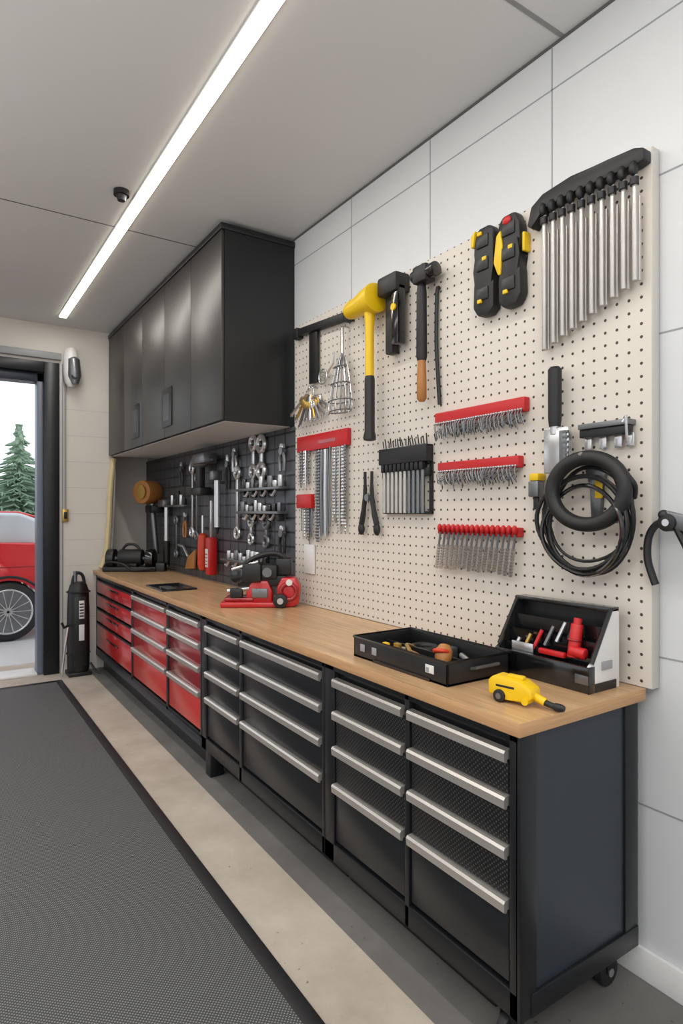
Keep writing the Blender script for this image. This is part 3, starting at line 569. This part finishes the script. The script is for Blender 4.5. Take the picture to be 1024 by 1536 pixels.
b=MB('wall_spotlight'); b.lathe([(0,.03),(.03,.06),(.12,.075),(.25,.075),(.36,.06),(.40,.03)],(1.175,6.77,3.33),(0,0,-1),WPL); b.lathe([(0,.03),(.03,.06),(.2,.064),(.28,.03)],(1.19,6.735,3.23),(0.05,-.1,-1),STEELD); b.cyl((1.175,6.77,3.1),(1.175,6.848,3.1),.03,BLK); b.cyl((1.19,6.66,3.02),(1.19,6.70,3.02),.03,BLK); b.box((1.12,6.82,2.98),(1.2,6.848,3.3),GREYT,.005); b.done()
b=MB('wall_switch'); b.tube([(1.13,6.835,2.97),(1.13,6.835,1.68)],.008,GREYT); b.box((1.10,6.82,1.55),(1.16,6.848,1.68),BRASS,.006); b.box((1.115,6.812,1.58),(1.145,6.822,1.65),BLK,.003); b.done()
# ---------------------------------------------------------------- outside
b=MB('ground'); b.box((-60,7.47,-.12),(60,90,-.02),DRIVE); b.box((-60,-60,-.12),(-3.8,7.47,-.02),DRIVE); b.box((-3.8,-60,-.12),(60,-3.2,-.02),DRIVE); b.done(True)
b=MB('car',sharp=50)
yc0,yc1=8.95,10.75
body=[(1.60,.42),(1.64,.62),(1.60,.88),(1.50,1.06),(1.34,1.18),(1.10,1.25),(.3,1.27),(-1.2,1.20),(-2.2,1.08),(-2.75,.92),(-2.85,.65),(-2.80,.38)]
def arch(cx,r=.45,n=12): return [(cx+r*math.cos(math.pi-math.pi*k/n)*1,.36+r*math.sin(math.pi*k/n)) for k in range(n+1)]
low=[(-2.80,.30)]+arch(-1.95)+arch(.80)+[(1.58,.30)]
b.prism([(x,yc0,z) for x,z in low+body],(0,yc1-yc0,0),CARR,.05,seg=3)
b.prism([(x,yc0+.14,z) for x,z in [(1.42,1.15),(1.26,1.52),(.95,1.64),(-.6,1.66),(-.95,1.6),(-1.75,1.1)]],(0,1.52,0),GLASS,.06,seg=3)
b.prism([(x,yc0+.2,z) for x,z in [(1.24,1.57),(.95,1.66),(-.6,1.68),(-.95,1.60)]],(0,1.40,0),CARR,.03)
b.box((-.1,yc0+.12,1.18),(-.03,yc0+.18,1.62),CARR,.01)
b.box((-2.6,yc0-.004,.93),(1.55,yc0+.01,.945),REDD,.002)
for cx in (.80,-1.95):
    for y,s in ((yc0+.0,1),(yc1-.24,-1)):
        b.cyl((cx,y,.365),(cx,y+.24,.365),.385,RUB,seg=36,bevel=.03)
        yf=y-.005 if s>0 else y+.245; b.cyl((cx,yf,.365),(cx,yf+.03*s,.365),.28,STEELD,seg=30)
        b.torus((cx,yf-.004*s,.365),.28,.014,STEEL,n=(0,1,0))
        for k in range(14):
            a=2*math.pi*k/14; b.cyl((cx,yf-.012*s,.365),(cx+.27*math.cos(a),yf-.012*s,.365+.27*math.sin(a)),.011,STEEL,seg=6)
        b.cyl((cx,yf-.02*s,.365),(cx,yf,.365),.05,STEEL)
        if s>0: b.tube([(x,yc0-.01,z) for x,z in arch(cx,.455,14)],.018,RUB,seg=6)
b.box((1.54,yc0-.01,.80),(1.63,yc0+.30,.98),PRED,.02); b.box((1.5,yc0+.05,.36),(1.70,yc1-.05,.55),CARR,.04)
b.done()
def conifer(x,y,h,r):
    b=MB('conifer_tree',sharp=80); b.cyl((x,y,-.02),(x,y,h*.9),r*.06,BARK,r1=.02)
    n=36
    for i in range(n):
        f=i/(n-1); z=h*(.05+.93*f); R=r*(1-f)**.9+.05; k=max(6,int(28*(1-f)))
        for j in range(k):
            a=2*math.pi*(j+random.random())/k; L=R*random.uniform(.55,1.2)
            tip=Vector((x+L*math.cos(a),y+L*math.sin(a),z-h*.03*random.uniform(-.4,2.0))); base=Vector((x+.05*math.cos(a),y+.05*math.sin(a),z+h*.02))
            b.cyl(base,tip,h*.020,TREE,r1=.01,seg=5)
            mid=base.lerp(tip,.6)
            for q in (-.6,.6): b.cyl(mid,mid+Vector((math.cos(a+q),math.sin(a+q),-.25))*L*.38,h*.012,TREE,r1=.006,seg=4)
    return b.done()
conifer(2.9,28,5.2,2.1); conifer(.3,33,6.3,2.6); conifer(5.0,31,4.2,2.0); conifer(8.5,36,6,2.6); conifer(-6,30,6,2.4)
b=MB('hedge',sharp=80)
for i in range(90):
    x=random.uniform(-22,24); y=random.uniform(44,50); r=random.uniform(.8,1.6)
    tb=bmesh.new(); bmesh.ops.create_icosphere(tb,subdivisions=2,radius=r)
    for v in tb.verts: v.co=v.co*random.uniform(.8,1.2)+Vector((x,y,r*.8+random.random()*1.5))
    b.add(tb,BUSH)
b.done()
# ---------------------------------------------------------------- light
wd=bpy.data.worlds.new('sky'); SC.world=wd; wd.use_nodes=True; bg=wd.node_tree.nodes['Background']; bg.inputs[0].default_value=(.90,.95,1,1); bg.inputs[1].default_value=1.45
def area(name,loc,sx,sy,e,rot=(0,0,0),c=(1,.975,.94)):
    l=bpy.data.lights.new(name,'AREA'); l.shape='RECTANGLE'; l.size=sx; l.size_y=sy; l.energy=e; l.color=c
    o=bpy.data.objects.new(name,l); o.location=loc; o.rotation_euler=rot; SC.collection.objects.link(o)
area('ceiling_lamp_a',(1.05,3.25,CZ-.025),.07,6.3,36)
area('ceiling_fill_b',(-1.5,2,CZ-.03),.6,7.5,68,c=(1,.985,.965))  # added fill light, wider than any fixture, out of view
area('ceiling_fill_c',(-.3,-1.2,CZ-.03),2.0,1.6,46,c=(1,.985,.965))  # added fill behind the camera, no fixture modelled
area('up_fill_a',(-2.2,1.5,1.9),1.2,3.5,95,rot=(math.pi,0,0),c=(1,.99,.97))  # added upward fill without a fixture, brightens the ceiling
area('up_fill_b',(.2,-1.8,1.9),2.5,1.2,70,rot=(math.pi,0,0),c=(1,.99,.97))  # second added upward fill, free-floating behind the camera
cam=bpy.data.cameras.new('camera'); cam.lens=21.59; cam.sensor_width=36; cam.clip_end=300
co=bpy.data.objects.new('camera',cam); co.location=(0,0,1.65); co.rotation_euler=(math.radians(90),0,math.radians(-33.6)); SC.collection.objects.link(co); SC.camera=co
